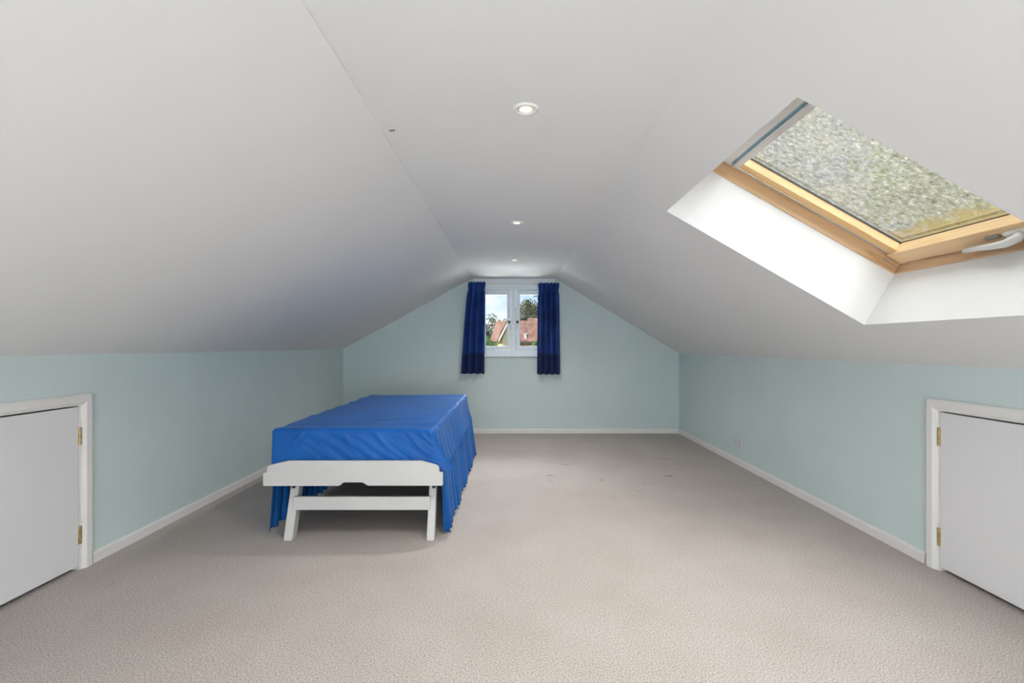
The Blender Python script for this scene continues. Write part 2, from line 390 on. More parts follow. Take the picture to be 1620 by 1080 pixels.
# ------------------------------------------------------------------ eaves hatches
def hatch(name, X, sgn, D, aw, label, far_hinge_z):
    """sgn = direction into the room"""
    root = empty(name, (X, (D['y0'] + D['y1']) / 2, 0), label, 'door', kind='structure')
    def part(nm, bm, m, par=None, smooth=False):
        o = link(nm, bm, m, smooth=smooth)
        if par is None: return rebase(o, root)
        o.parent = par; return o
    def bx(bm, xa, xb, *r, **k):
        a, b = sorted((X + sgn * xa, X + sgn * xb)); return box(bm, a, b, *r, **k)
    y0, y1, z1 = D['y0'], D['y1'], D['z1']
    # moulded architrave: mitred profile swept round the opening
    prof = [(0, 0), (0, .012), (.008, .018), (aw * .72, .018), (aw * .85, .014), (aw, .009), (aw, 0)]   # (distance out from opening reversed, proud)
    bm = bmesh.new()
    path = [(y0, 0.0, -1, 0), (y0, z1, -1, 1), (y1, z1, 1, 1), (y1, 0.0, 1, 0)]
    rings = []
    for (y, z, oy, oz) in path:
        rings.append([bm.verts.new((X + sgn * h, y + oy * (aw - d), z + oz * (aw - d))) for d, h in prof])
    for a, b in zip(rings, rings[1:]):
        for i in range(len(prof) - 1): bm.faces.new((a[i], a[i + 1], b[i + 1], b[i]))
    for r_ in (rings[0], rings[-1]): bm.faces.new(r_)
    part('architrave', bm, 'gloss')
    # jamb lining
    bm = bmesh.new()
    bx(bm, -.12, .004, y1 - .010, y1 + .001, 0, z1); bx(bm, -.12, .004, y0 - .001, y0 + .010, 0, z1)
    part('jamb', bm, 'gloss')
    bm = bmesh.new(); bx(bm, -.20, -.121, y0 - .05, y1 + .05, -.05, z1 + .05); part('gap_shade_block', bm, 'dark')  # solid dark block, paints the shade behind the door gaps
    bm = bmesh.new(); bx(bm, -.024, .002, y0 + .013, y1 - .0125, .020, z1 - .008, bev=.002); leaf = part('door_leaf', bm, 'door')
    leaf['label'] = 'plain white flush hatch door'
    for z in far_hinge_z:
        bm = bmesh.new()
        for k in range(5):
            zz = z - .042 + k * .017
            c = Vector((X + sgn * .006, y1 - .011, zz))
            lathe(bm, [(0.0005, 0), (.0052, 0), (.0052, .0155), (.0005, .0155)], 12, c)
        h = link('hinge', bm, 'brass', smooth=False); rebase(h, root)
        bm = bmesh.new(); bx(bm, -.001, .0045, y1 - .0165, y1 - .012, z - .044, z + .044); bx(bm, .004, .0085, y1 - .0095, y1 - .005, z - .044, z + .044)
        lf = link('hinge_leaf', bm, 'brass'); lf.parent = h
    # nail heads filled over on the architrave
    bm = bmesh.new()
    for (yy, zz) in ((y0 + .55, z1 + aw * .45), (y1 + aw * .5, .42), (y1 + aw * .4, .60)):
        c = Vector((X + sgn * .0185, yy, zz)); vs = [bm.verts.new(c + Vector((0, .0022 * math.cos(a * math.pi / 4), .0022 * math.sin(a * math.pi / 4)))) for a in range(8)]; bm.faces.new(vs)
    part('nail_hole', bm, mat('filled_nail', (.45, .40, .36), .8))
    return root
hatch('door_1', XL, 1, DL, .052, 'white eaves hatch door in the left knee wall', (.655, .17))
hatch('door_2', XR, -1, DR, .055, 'white eaves hatch door in the right knee wall', (.655, .165))

# ------------------------------------------------------------------ gable window
def gable_window():
    cy = YF + .05
    root = empty('window_1', ((WX0 + WX1) / 2, cy, WZ0), 'small white double casement window in the gable wall', 'window', kind='structure')
    def part(nm, bm, m, par=None, smooth=False):
        o = link(nm, bm, m, smooth=smooth)
        if par is None: return rebase(o, root)
        o.parent = par; return o
    def X(px): return (px - 811) * (YF + .03) / 765
    def Z(py): return 1.1 - (py - 546.5) * (YF + .03) / 765
    # fixed outer frame
    bm = bmesh.new()
    box(bm, WX0 - .001, WX0 + .035, YF + .02, YF + .09, WZ0, WZ1, bev=.003)
    box(bm, WX1 - .035, WX1 + .001, YF + .02, YF + .09, WZ0, WZ1, bev=.003)
    box(bm, WX0, WX1, YF + .015, YF + .09, Z(458.5), WZ1 + .001, bev=.003)
    box(bm, WX0, WX1, YF + .02, YF + .09, WZ0 - .001, Z(553.6), bev=.003)
    part('frame', bm, 'upvc')
    bm = bmesh.new(); box(bm, X(808.3), X(815.8), YF + .012, YF + .09, WZ0 + .02, Z(457), bev=.004); part('mullion', bm, 'upvc')
    # casements
    for k, (xa, xb, ga, gb) in enumerate(((WX0 + .036, X(807.8), WX0 + .085, X(802.3)), (X(816.3), WX1 - .036, X(822.7), WX1 - .085))):
        za, zb, gza, gzb = Z(553.2), Z(459), Z(547), Z(466)
        bm = bmesh.new(); ya, yb = YF + .028, YF + .075
        box(bm, xa, ga, ya, yb, za, zb, bev=.004); box(bm, gb, xb, ya, yb, za, zb, bev=.004)
        box(bm, ga - .004, gb + .004, ya, yb, gzb, zb, bev=.004); box(bm, ga - .004, gb + .004, ya, yb, za, gza, bev=.004)
        cs = part('casement', bm, 'upvc')
        bm = bmesh.new(); box(bm, ga - .003, gb + .003, YF + .050, YF + .056, gza - .003, gzb + .003)
        part('pane', bm, 'glass', cs)
        # espagnolette handle: backplate, dark boss, lever
        hx = X(805.6) if k == 0 else X(818.6)
        hz = Z(509.3)
        bm = bmesh.new(); box(bm, hx - .009, hx + .009, ya - .006, ya, hz - .03, hz + .05, bev=.003)
        box(bm, hx - .006, hx + .006, ya - .026, ya - .016, hz - .09, hz + .0, bev=.003)
        part('handle', bm, 'silver', cs)
        bm = bmesh.new(); box(bm, hx - .014, hx + .014, ya - .030, ya - .005, hz - .016, hz + .016, bev=.006); part('handle_boss', bm, 'black', cs)
    # sill board with rounded nose
    bm = bmesh.new(); box(bm, WX0 - .02, WX1 + .02, YF - .030, YF + .06, WZ0 - .016, WZ0 + .002, bev=.006); part('sill', bm, 'upvc')
    # head board above the casements
    bm = bmesh.new(); box(bm, WX0 - .01, WX1 + .01, YF - .012, YF + .03, WZ1 - .004, WZ1 + .040, bev=.004); part('head_board', bm, 'upvc')
    return root
gable_window()

# made-up window behind the photographer, added for fill light (simple sash with glazing)
root = empty('added_window_back', (0, YB, BW[2]), 'unseen white window behind the photographer, added for fill light', 'window', kind='structure')
bm = bmesh.new()
for xa, xb, za, zb in ((BW[0], BW[0] + .05, BW[2], BW[3]), (BW[1] - .05, BW[1], BW[2], BW[3]), (BW[0], BW[1], BW[2], BW[2] + .05), (BW[0], BW[1], BW[3] - .05, BW[3]), (-.025, .025, BW[2], BW[3])):
    box(bm, xa, xb, YB - .07, YB - .02, za, zb)
rebase(link('frame', bm, 'upvc'), root)

# ------------------------------------------------------------------ roof windows
def P(s, y, h, yo=0.0):
    m = (SA + SB) / 2
    q = oR + dnR * s + nR * h
    return (q.x, y + yo + (m - s) * K, q.z)
def roof_window(name, label, yo, full=True):
    c = P((SA + SB) / 2, (Y0 + Y1) / 2, .35, yo)
    root = empty(name, c, label, 'roof window', kind='structure')
    F = lambda s, y, h: P(s, y, h, yo)
    def part(nm, bm, m, par=None, smooth=False):
        if par is None: o = rebase(link(nm, bm, m, smooth=smooth), root)
        else: o = link(nm, bm, m, smooth=smooth); o.parent = par
        return o
    def bx(bm, s0, s1, y0, y1, h0, h1_, bev=0.): return box(bm, s0, s1, y0, y1, h0, h1_, bev=bev, f=F)
    s0, s1, y0, y1 = SA, SB, Y0, Y1
    H = TH
    # outer lining boards (honey pine) standing on the end of the plaster reveal
    bm = bmesh.new(); bx(bm, s0 + .006, s1 - .006, y1 - .006, y1 + .05, H - .006, H + .066, .002); part('frame_board', bm, 'oakx')
    bm = bmesh.new(); bx(bm, s0 + .006, s1 - .006, y0 - .05, y0 + .006, H - .006, H + .066, .002); part('frame_board', bm, 'oakx')
    bm = bmesh.new(); bx(bm, s1 - .006, s1 + .05, y0 - .05, y1 + .05, H - .006, H + .052, .002); part('frame_board', bm, 'oak')
    bm = bmesh.new(); bx(bm, s0 - .05, s0 + .006, y0 - .05, y1 + .05, H - .006, H + .066, .002); part('frame_board', bm, 'oak')
    # outer flashing that closes the roof round the window
    bm = bmesh.new()
    bx(bm, s0 - .2, s0 + .03, y0 - .2, y1 + .2, H + .066, H + .10); bx(bm, s1 - .03, s1 + .2, y0 - .2, y1 + .2, H + .066, H + .10)
    bx(bm, s0, s1, y0 - .2, y0 + .02, H + .066, H + .10); bx(bm, s0, s1, y1 - .02, y1 + .2, H + .066, H + .10)
    part('flashing', bm, 'greystrip')
    # pale metal weather strip between frame and sash
    bm = bmesh.new()
    bx(bm, s0 + .02, s1 - .03, y1 - .022, y1 - .002, H + .060, H + .070, .002); bx(bm, s0 + .02, s1 - .03, y0 + .002, y0 + .022, H + .060, H + .070, .002)
    part('weather_strip', bm, 'silver')
    # top ventilation bar: aluminium with blue-grey channel
    tb = s0 + .196
    bm = bmesh.new()
    bx(bm, s0 - .02, s0 + .1475, y0 + .006, y1 - .016, H + .058, H + .095, .003)
    bx(bm, s0 + .168, tb, y0 + .006, y1 - .016, H + .058, H + .095, .003)
    top = part('ventilation_bar', bm, 'greystrip')
    bm = bmesh.new(); bx(bm, s0 + .145, s0 + .162, y0 + .010, y1 - .020, H + .066, H + .09); part('blue_channel', bm, 'bluestrip', top)  # plain blue-grey stripe along the bar
    bm = bmesh.new(); bx(bm, s0 + .160, s0 + .169, y0 + .006, y1 - .016, H + .054, H + .092, .003); part('channel_lip', bm, 'silver', top)
    # pine sash: two stiles and a deep bottom rail
    bm = bmesh.new(); bx(bm, tb - .0, s1 - .086, y1 - .073, y1 - .021, H + .062, H + .115, .003); part('sash_stile', bm, 'pine')
    bm = bmesh.new(); bx(bm, tb - .0, s1 - .086, y0 + .021, y0 + .073, H + .062, H + .115, .003); part('sash_stile', bm, 'pine')
    bm = bmesh.new(); bx(bm, s1 - .092, s1 - .012, y0 + .014, y1 - .016, H + .046, H + .115, .004); rail = part('sash_rail', bm, 'pine2')
    # gasket and glazing bead
    bm = bmesh.new(); bx(bm, tb, s1 - .092, y1 - .0755, y1 - .072, H + .100, H + .115); bx(bm, tb, s1 - .092, y0 + .072, y0 + .0755, H + .100, H + .115)
    bx(bm, s1 - .0935, s1 - .091, y0 + .072, y1 - .072, H + .104, H + .115)
    part('gasket', bm, 'black')
    # thin brown lines painted as the double glazing's second reflection
    bm = bmesh.new()
    for (a, b, c_, d) in ((tb, s1 - .115, y1 - .104, y1 - .099), (tb, s1 - .115, y0 + .099, y0 + .104), (s1 - .119, s1 - .114, y0 + .10, y1 - .10)):
        bx(bm, a, b, c_, d, H + .116, H + .118)
    part('spacer_reflection', bm, mat('reflection_brown', (.30, .22, .12), .9, var=(30, .4)))
    # glass with UVs
    bm = bmesh.new(); uvl = bm.loops.layers.uv.new('UVMap')
    ga, gb, gc, gd = tb - .02, s1 - .088, y0 + .07, y1 - .07
    nx = 2
    v = [bm.verts.new(F(*q)) for q in ((ga, gc, H + .108), (gb, gc, H + .108), (gb, gd, H + .108), (ga, gd, H + .108))]
    fc = bm.faces.new(v)
    for lp, t in zip(fc.loops, ((0, 0), (0, 1), (1, 1), (1, 0))): lp[uvl].uv = t
    part('glass_pane', bm, 'dirty' if full else 'glass')
    if not full: return root
    # screw head on the far lining board
    q = Vector(F(s1 - .075, y1 - .0075, H + .030))
    bm = bmesh.new(); lathe(bm, [(.0004, .001), (.003, .001), (.0038, .003), (.0075, .003), (.0085, 0)], 16)
    bm.transform(Matrix.Translation(q) @ Matrix.Rotation(R(90), 4, 'X')); scw = part('screw', bm, 'chrome')
    # white lever handle on the bottom rail
    hb = bmesh.new()
    bx(hb, s1 - .072, s1 - .036, 1.775, 1.875, H + .028, H + .048, .006)
    hnd = part('handle', hb, 'plastic')
    pts = [F(s1 - .054, 1.815, H + .034), F(s1 - .054, 1.822, H + .010), F(s1 - .052, 1.86, H - .002), F(s1 - .048, 1.92, H + .002), F(s1 - .044, 1.98, H + .012), F(s1 - .042, 2.045, H + .014)]
    bm = bmesh.new(); tube(bm, pts, [.018, .018, .016, .013, .012, .011], 12); part('lever', bm, 'plastic', hnd, smooth=True)
    bm = bmesh.new(); bx(bm, s1 - .064, s1 - .046, 1.90, 1.955, H + .034, H + .047, .002); part('catch', bm, 'chrome', hnd)
    return root
roof_window('window_2', 'pine roof window with mossy glass in the right roof slope', 0.0)
roof_window('added_roof_window_rear', 'unseen pine roof window behind the photographer, added for fill light', -2.7, full=False)  # made-up roof window, lets the added rear light in

# ------------------------------------------------------------------ downlights
def downlight(x, y, label):
    root = empty('downlight', (x, y, ZC), label, 'ceiling light', 'recessed ceiling lights in a row')
    bm = bmesh.new(); lathe(bm, [(.027, .0), (.029, -.004), (.036, -.0065), (.044, -.004), (.0455, 0.0)], 40); link('bezel', bm, 'plastic', root, smooth=True)
    bm = bmesh.new(); lathe(bm, [(.0275, -.001), (.0245, .0), (.0235, -.003)], 40); link('baffle', bm, mat('pearl_baffle', (.75, .68, .55), .3), root, smooth=True)
    bm = bmesh.new(); lathe(bm, [(.0004, -.0052), (.012, -.0052), (.020, -.0040), (.0240, -.001)], 32); link('lamp', bm, 'lamp', root, smooth=True)
    l = light('lamp_light', 'SPOT', (0, 0, -.012), (0, 0, -1), 38, (1, .95, .89), spot_size=R(150), spot_blend=.9, shadow_soft_size=.02)
    l.parent = root
    return root
for (x, y, lb) in ((.047, 1.716, 'nearest and largest of the three round downlights in the flat ceiling'),
                   (.030, 3.304, 'middle one of the three round downlights in the flat ceiling'),
                   (.018, 4.742, 'farthest round downlight, in front of the gable window'),
                   (.05, .12, 'round downlight in the flat ceiling above the photographer'),
                   (.05, -1.45, 'round downlight in the flat ceiling behind the photographer')):
    downlight(x, y, lb)

# tiny dark nail sticking out of the ceiling near the left crease
bm = bmesh.new(); tube(bm, [(-.482, 1.885, ZC + .002), (-.476, 1.884, ZC - .004), (-.458, 1.876, ZC - .005)], .0022, 8)
tag(link('nail', bm, mat('dark_nail', (.10, .10, .10), .6)), 'tiny dark bent nail in the ceiling beside the left crease', 'nail')

# ------------------------------------------------------------------ socket on right wall
sk = empty('wall_socket', (XR, 4.47, .205), 'white double wall socket low on the right knee wall', 'socket')
def skp(nm, m, x0, x1, y0, y1, z0, z1, bev=0., par=None):
    bm = bmesh.new(); box(bm, x0, x1, y0, y1, z0, z1, bev=bev); return link(nm, bm, m, par or sk)
plate = skp('plate', mat('socket_plastic', (.66, .65, .66), .4), -.010, 0, -.075, .075, -.046, .046, .003)
for yy in (-.037, .037):
    skp('rocker', mat('socket_rocker', (.60, .59, .60), .4), -.0135, -.009, yy - .009, yy + .009, .012, .034, .001, plate)
    for a, b, c_, d in ((-.004, .004, -.002, .008), (-.015, -.008, -.022, -.016), (.008, .015, -.022, -.016)):
        skp('pin_hole', 'black', -.0104, -.0098, yy + a, yy + b, c_, d, 0, plate)

# ------------------------------------------------------------------ curtain rail and curtains
def WXp(px, d): return (px - 811) * d / 765
def WZp(py, d): return 1.1 - (py - 546.5) * d / 765
rail = empty('curtain_rail', (0, YF, WZp(446, 6.05)), 'pale blue-white batten with curtain track above the gable window', 'curtain rail')
bm = bmesh.new(); box(bm, CL + .02, CR - .01, YF - .022, YF, WZp(449.2, 6.06), ZC - .002, bev=.003)
rebase(link('batten', bm, 'upvc'), rail)
bm = bmesh.new(); box(bm, WXp(743, 6.02), WXp(884, 6.02), YF - .046, YF - .022, WZp(449.0, 6.03), WZp(446.4, 6.03), bev=.003)
rebase(link('track', bm, 'plastic'), rail)

def curtain(label, topx, botx, ytop, ybot, seed, flare, folds):
    d = YF - .085
    x0, x1 = WXp(topx[0], d), WXp(topx[1], d); b0, b1 = WXp(botx[0], d), WXp(botx[1], d)
    zt, zb = WZp(ytop, d), WZp(ybot, d)
    nu, nv = 130, 46
    rnd = random.Random(seed); ph = [rnd.uniform(0, 6.28) for _ in range(6)]
    root = empty('curtain', ((x0 + x1) / 2, d, zt), label, 'curtain', 'pair of navy curtains')
    def pt(u, v):
        e = v ** .8
        wob = .05 * math.sin(2.2 * math.pi * v + ph[0])
        xl = x0 + (b0 - x0) * e; xr = x1 + (b1 - x1) * e
        # header flares out a touch at the very top, pinched by the tape below it
        pin = .010 * math.exp(-((v - .085) / .03) ** 2)
        xl += pin; xr -= pin
        x = xl + (xr - xl) * (u + .012 * math.sin(9 * u + ph[1]) * e)
        a = .010 + .028 * min(1, v * 2.2)
        y = d + a * math.sin(2 * math.pi * folds * u + ph[2] + .9 * math.sin(3 * u + ph[3]) + .35 * math.sin(3 * v + ph[4]))
        y += .004 * math.sin(2 * math.pi * folds * 2.3 * u + ph[5])
        if v < .12: y += .004 * math.sin(2 * math.pi * folds * 2 * u)
        z = zt + (zb - zt) * v
        if v == 0: z += .006 * math.sin(2 * math.pi * folds * u * 1.5 + ph[5])
        if v > .98: z += .004 * math.sin(2 * math.pi * folds * u + 1)
        return (x, y, z)
    HV = int(nv * .80)
    def sheet(v0, v1, nm, m, par):
        bm = bmesh.new(); g = [[bm.verts.new(pt(i / nu, j / nv)) for i in range(nu + 1)] for j in range(v0, v1 + 1)]
        for j in range(v1 - v0):
            for i in range(nu): bm.faces.new((g[j][i], g[j][i + 1], g[j + 1][i + 1], g[j + 1][i]))
        o = link(nm, bm, m, smooth=True); rebase(o, par)
        s = o.modifiers.new('solid', 'SOLIDIFY'); s.thickness = .003
        return o
    sheet(5, HV, 'drape', 'curtain', root); sheet(HV, nv, 'hem', 'hem', root); sheet(0, 5, 'heading', 'curtain', root)
curtain('navy blue curtain hanging at the left side of the gable window', (741.5, 768), (729, 766.5), 446, 591, 4, 0, 3.6)
curtain('navy blue curtain hanging at the right side of the gable window', (851.5, 884.5), (849.5, 887), 447.5, 592, 9, 0, 4.0)

# ------------------------------------------------------------------ bed
bed = empty('single_bed', (-.91, 3.75, 0), 'white single bed with folding legs and low footboard, under a blue cover', 'bed')
def bp(nm, bm, m, par=None, smooth=False):
    o = link(nm, bm, m, smooth=smooth)
    if par is None: return rebase(o, bed)
    o.parent = par; return o
FY = 2.735            # front of the footboard
def fx(cx): return (cx / 5.0625 + 400 - 811) * FY / 765
def fz(cy): return 1.1 - (cy / 5.0625 + 710 - 546.5) * FY / 765
outl = [(80, 200), (86, 192), (104, 189), (108, 186), (111, 160), (115, 145), (125, 134), (150, 126), (262, 99), (285, 95), (1340, 95), (1362, 99), (1462, 128), (1482, 138), (1490, 150), (1492, 182), (1496, 187), (1514, 188), (1521, 194), (1521, 288), (1514, 295),
        (922, 295), (910, 290), (888, 273), (874, 268), (732, 268), (718, 273), (702, 289), (688, 296), (86, 297), (80, 290)]
bm = bmesh.new()
vs = [bm.verts.new((fx(a), FY, fz(b))) for a, b in outl]; fc = bm.faces.new(vs)
r_ = bmesh.ops.extrude_face_region(bm, geom=[fc]); nv_ = [g for g in r_['geom'] if isinstance(g, bmesh.types.BMVert)]
bmesh.ops.translate(bm, vec=(0, .020, 0), verts=nv_)
es = [e for e in bm.edges if abs(e.verts[0].co.y - e.verts[1].co.y) < 1e-5]
bmesh.ops.bevel(bm, geom=es, offset=.002, segments=2, affect='EDGES')
bp('footboard', bm, 'bedwhite')
# legs: splayed towards the camera at the foot
def leg(xc, wd, top, bot, m='bedwhite'):
    (yt, zt), (yb, zb) = top, bot
    bm = bmesh.new()
    box(bm, -.5, .5, -.5, .5, 0, 1)
    for v in bm.verts:
        t = v.co.z; y = yb + (yt - yb) * t; z = zb + (zt - zb) * t
        v.co = Vector((xc[1] + (xc[0] - xc[1]) * t + v.co.x * wd, y + v.co.y * .062, z))
    bmesh.ops.bevel(bm, geom=list(bm.edges), offset=.004, segments=2, affect='EDGES')
    return bm
lx = -(811 - 451.5) * 2.72 / 765; rx = -(811 - 680.3) * 2.72 / 765
bp('leg', leg((lx + .005, lx + .010), .050, (2.88, .345), (2.755, .0)), 'bedwhite')
bp('leg', leg((rx - .002, rx), .042, (2.88, .345), (2.755, .0)), 'bedwhite')
bp('leg', leg((lx + .02, lx + .02), .05, (4.55, .30), (4.66, .0)), 'bedwhite')
bp('leg', leg((rx - .02, rx - .02), .042, (4.55, .30), (4.66, .0)), 'bedwhite')
bm = bmesh.new(); box(bm, lx + .02, rx - .01, 2.775, 2.797, .156, .232, bev=.003); bp('crossbar', bm, 'bedwhite')
for x in (lx + .002, rx + .006):
    bm = bmesh.new(); lathe(bm, [(.0004, 0), (.011, 0), (.011, .012), (.0004, .012)], 14); bm.transform(Matrix.Translation((x, 2.828, .279)) @ Matrix.Rotation(R(90), 4, 'X')); bp('bolt', bm, 'black')
# side rails, base board
bm = bmesh.new(); box(bm, -1.385, -1.36, 2.756, 4.70, .315, .39, bev=.003); bp('side_rail', bm, 'bedwhite')
bm = bmesh.new(); box(bm, -.46, -.435, 2.756, 4.70, .315, .39, bev=.003); bp('side_rail', bm, 'bedwhite')
bm = bmesh.new(); box(bm, -1.36, -.46, 2.76, 4.70, .345, .37); bp('base_board', bm, 'base')

# mattress hidden under the cover
bm = bmesh.new(); box(bm, -1.355, -.465, 2.80, 4.69, .375, .595, bev=.03, seg=3); 
mt = link('mattress', bm, 'mattress', smooth=True); rebase(mt, bed)

# fitted cover: rounded box with tension creases
X0, X1, YA, YE, ZT, ZBt = -1.392, -.442, 2.775, 4.725, .622, .385
def cover():
    bm = bmesh.new()
    nx, ny, nz_ = 110, 190, 34; rad = .030
    def disp(p, nrm, top, frontness, sideness):
        d = 0
        # long soft undulations across the top
        d += .006 * noise.noise(Vector((p.x * 1.6, p.y * 2.4, 3.1)))
        if top:
            d += .0040 * noise.noise(Vector((p.x * 1.8, p.y * 12, 0.3)))
            # pulled creases near right edge
            e = max(0, 1 - (X1 - p.x) / .26)
            d += .0075 * e * (1 - e * .3) * (abs(math.sin(p.y * 24 + 3.0 * p.x + 1.6 * noise.noise(Vector((p.x * 2, p.y * 3, 0)))))) - .004 * e
            e = max(0, 1 - (p.x - X0) / .2); d += .003 * e * math.sin(p.y * 23 + p.x * 8)
            d -= .010 * math.exp(-((p.y - YA - .15) / .06) ** 2) * (0.5 + .5 * noise.noise(Vector((p.x * 4, 0, 7))))
            d += .004 * math.exp(-((p.y - 3.3 - .2 * p.x) / .012) ** 2) * (abs(p.x + .7) < .2)
        if frontness > 0:
            # diagonal drag folds across the foot end
            q = p.x * 9 + p.z * 14
            e = max(0, min(1, (p.x - X0) / .35))
            d += frontness * (.0095 * noise.noise(Vector((q, p.z * 2.0, 5.0))) * e + .004 * noise.noise(Vector((p.x * 24 + p.z * 30, p.z * 6, 1))) * e)
            for cx, s, k in ((-1.19, 1.0, .9), (-1.14, .9, 1.0), (-.98, .7, -.6), (-.80, .9, -.8), (-.62, 1.0, -.9), (-.55, .8, -1.0), (-.49, .7, -.7)):
                xx = cx - k * (ZT - p.z) * .9
                d += frontness * .007 * s * math.exp(-((p.x - xx) / .012) ** 2) * math.exp(-((p.z - ZT + .05) / .07) ** 2)
        if sideness > 0:
            d += sideness * (.0045 * math.sin(p.y * 62 + 2.5 * math.sin(p.y * 7)) * (.35 + .65 * (ZT - p.z) / .24) + .003 * noise.noise(Vector((p.y * 30, p.z * 3, 2))))
        return d
    def build(u, v):
        # u: -1..1 across (x), beyond that the drop; param surface as a tablecloth unfolded with rounded rim
        pass
    # build each of five faces on a shared superellipse-rounded box via projection
    def rbox(p):
        # clamp to inner box then push out by rad
        c = Vector((min(max(p.x, X0 + rad), X1 - rad), min(max(p.y, YA + rad), YE - rad), min(p.z, ZT - rad)))
        v = p - c
        if v.length < 1e-6: return p, Vector((0, 0, 1))
        n = v.normalized(); return c + n * rad, n
    def place(p, face):
        q, n = rbox(p)
        top = n.z > .35; fr = max(0, -n.y); sd = max(0, abs(n.x))
        dd = disp(q, n, top, fr, sd if q.x > -.9 else sd * .6)
        q = q + n * dd
        drop = max(0, (ZT - .03 - q.z) / .2)
        # the drop flares outwards a little towards its lower edge on the right and at the foot
        if n.x > .3: q.x += .048 * drop ** 1.4
        if n.x < -.3: q.x -= .006 * drop
        if n.y < -.3:
            q.y -= .003 * drop
            # foot corner on the right is pulled out
            q.x += .040 * drop * max(0, (q.x + .62) / .18) ** 2 if q.x > -.62 else 0
        if n.y > .3: q.y += .01 * drop
        # sagging front hem near the right corner
        return q
    def dens(a, b, n, g=2.0):
        out = []
        for i in range(n + 1):
            t = i / n; out.append(a + (b - a) * (.5 - .5 * math.cos(math.pi * t)) * .35 + (b - a) * t * .65)
        return out
    xs, ys = dens(X0, X1, nx), dens(YA, YE, ny); zs = [ZBt + (ZT - ZBt) * (j / nz_) for j in range(nz_ + 1)]
    cache = {}
    def V(x, y, z, face):
        k = (round(x, 5), round(y, 5), round(z, 5))
        if k not in cache: cache[k] = bm.verts.new(place(Vector((x, y, z)), face))
        return cache[k]
    def grid(A, B, fn):
        for i in range(len(A) - 1):
            for j in range(len(B) - 1):
                q = [fn(A[i], B[j]), fn(A[i + 1], B[j]), fn(A[i + 1], B[j + 1]), fn(A[i], B[j + 1])]
                if len(set(q)) == 4: bm.faces.new(q)
    grid(xs, ys, lambda a, b: V(a, b, ZT, 't'))
    grid(xs, zs, lambda a, b: V(a, YA, b, 'f')); grid(xs, zs, lambda a, b: V(a, YE, b, 'b'))
    grid(ys, zs, lambda a, b: V(X0, a, b, 'l')); grid(ys, zs, lambda a, b: V(X1, a, b, 'r'))
    return bm
cv = bp('bed_cover', cover(), 'bed', smooth=True); cv['label'] = 'crumpled bright blue fitted cover'
# gathered valance on both sides and the head end
def valance(pts_fn, L, zt, zb, seed, pleat=.098, amp=.019):
    bm = bmesh.new(); n = int(L / pleat * 22); nv = 12; rows = []
    for j in range(nv + 1):
        v = j / nv; row = []
        for i in range(n + 1):
            s = i / n * L
            p, nn, tt = pts_fn(s)
            w_ = math.sin(2 * math.pi * s / pleat + 1.3 * math.sin(s * 4 + seed) + .5 * math.sin(11 * s + seed))
            a = amp * (.25 + .9 * v) * (.75 + .35 * math.sin(s * 13 + seed))
            off = a * (abs(w_) ** .6 * (1 if w_ > 0 else -1)) + .034 * v
            z = zt + (zb - zt) * v + (.005 * math.sin(s * 17 + seed) + .004 * w_ if j == nv else 0)
            row.append(bm.verts.new((p[0] + nn[0] * off + tt[0] * .004 * v * math.sin(s * 40), p[1] + nn[1] * off, z)))
        rows.append(row)
    for j in range(nv):
        for i in range(n): bm.faces.new((rows[j][i], rows[j][i + 1], rows[j + 1][i + 1], rows[j + 1][i]))
    return bm
VT, VB = .405, .022
def addval(fn, L, seed, zb=VB):
    o = bp('valance', valance(fn, L, VT, zb, seed), 'valance', smooth=True)
    s = o.modifiers.new('solid', 'SOLIDIFY'); s.thickness = .0015
    o['label'] = 'pleated blue valance hanging to the carpet'
    return o
addval(lambda s: ((-.412, 2.765 + s), (1, 0), (0, 1)), 1.985, 1.0)
addval(lambda s: ((-1.372, 2.775 + s), (-1, 0), (0, 1)), 1.96, 4.0, .035)
addval(lambda s: ((-1.38 + s, 4.725), (0, 1), (1, 0)), .96, 2.0)

# ------------------------------------------------------------------ outdoors
bm = bmesh.new(); box(bm, -90, 90, 8, 170, -5.2, -5.0); box(bm, 4, 60, -40, 8, -5.2, -5.0)
tag(link('ground', bm, 'grass'), 'grass ground outside below the house', 'ground', kind='structure')

def at(px, py, d): return Vector(((px - 811) * d / 765, d, 1.1 - (py - 546.5) * d / 765))
def quad_roof(bm, pts, th=.18):
    vs = [bm.verts.new(p) for p in pts]; fc = bm.faces.new(vs); bm.normal_update()
    n = fc.normal.copy()
    if n.z < 0: n = -n
    r = bmesh.ops.extrude_face_region(bm, geom=[fc]); nv = [g for g in r['geom'] if isinstance(g, bmesh.types.BMVert)]
    bmesh.ops.translate(bm, vec=n * th, verts=nv)
def tile_courses(bm, A, B, C, D, rows):
    """A-B eave, D-C ridge: thin overlapping tile courses"""
    n = (B - A).cross(D - A).normalized()
    if n.z < 0: n = -n
    for i in range(rows):
        t0, t1 = i / rows, (i + 1.08) / rows
        a, b = A.lerp(D, t0), B.lerp(C, t0); c, d = B.lerp(C, min(1, t1)), A.lerp(D, min(1, t1))
        lo, hi = n * .26, n * .20
        v = [bm.verts.new(q) for q in (a + lo, b + lo, c + hi, d + hi, a + hi, b + hi)]
        bm.faces.new((v[0], v[1], v[2], v[3])); bm.faces.new((v[4], v[5], v[1], v[0]))
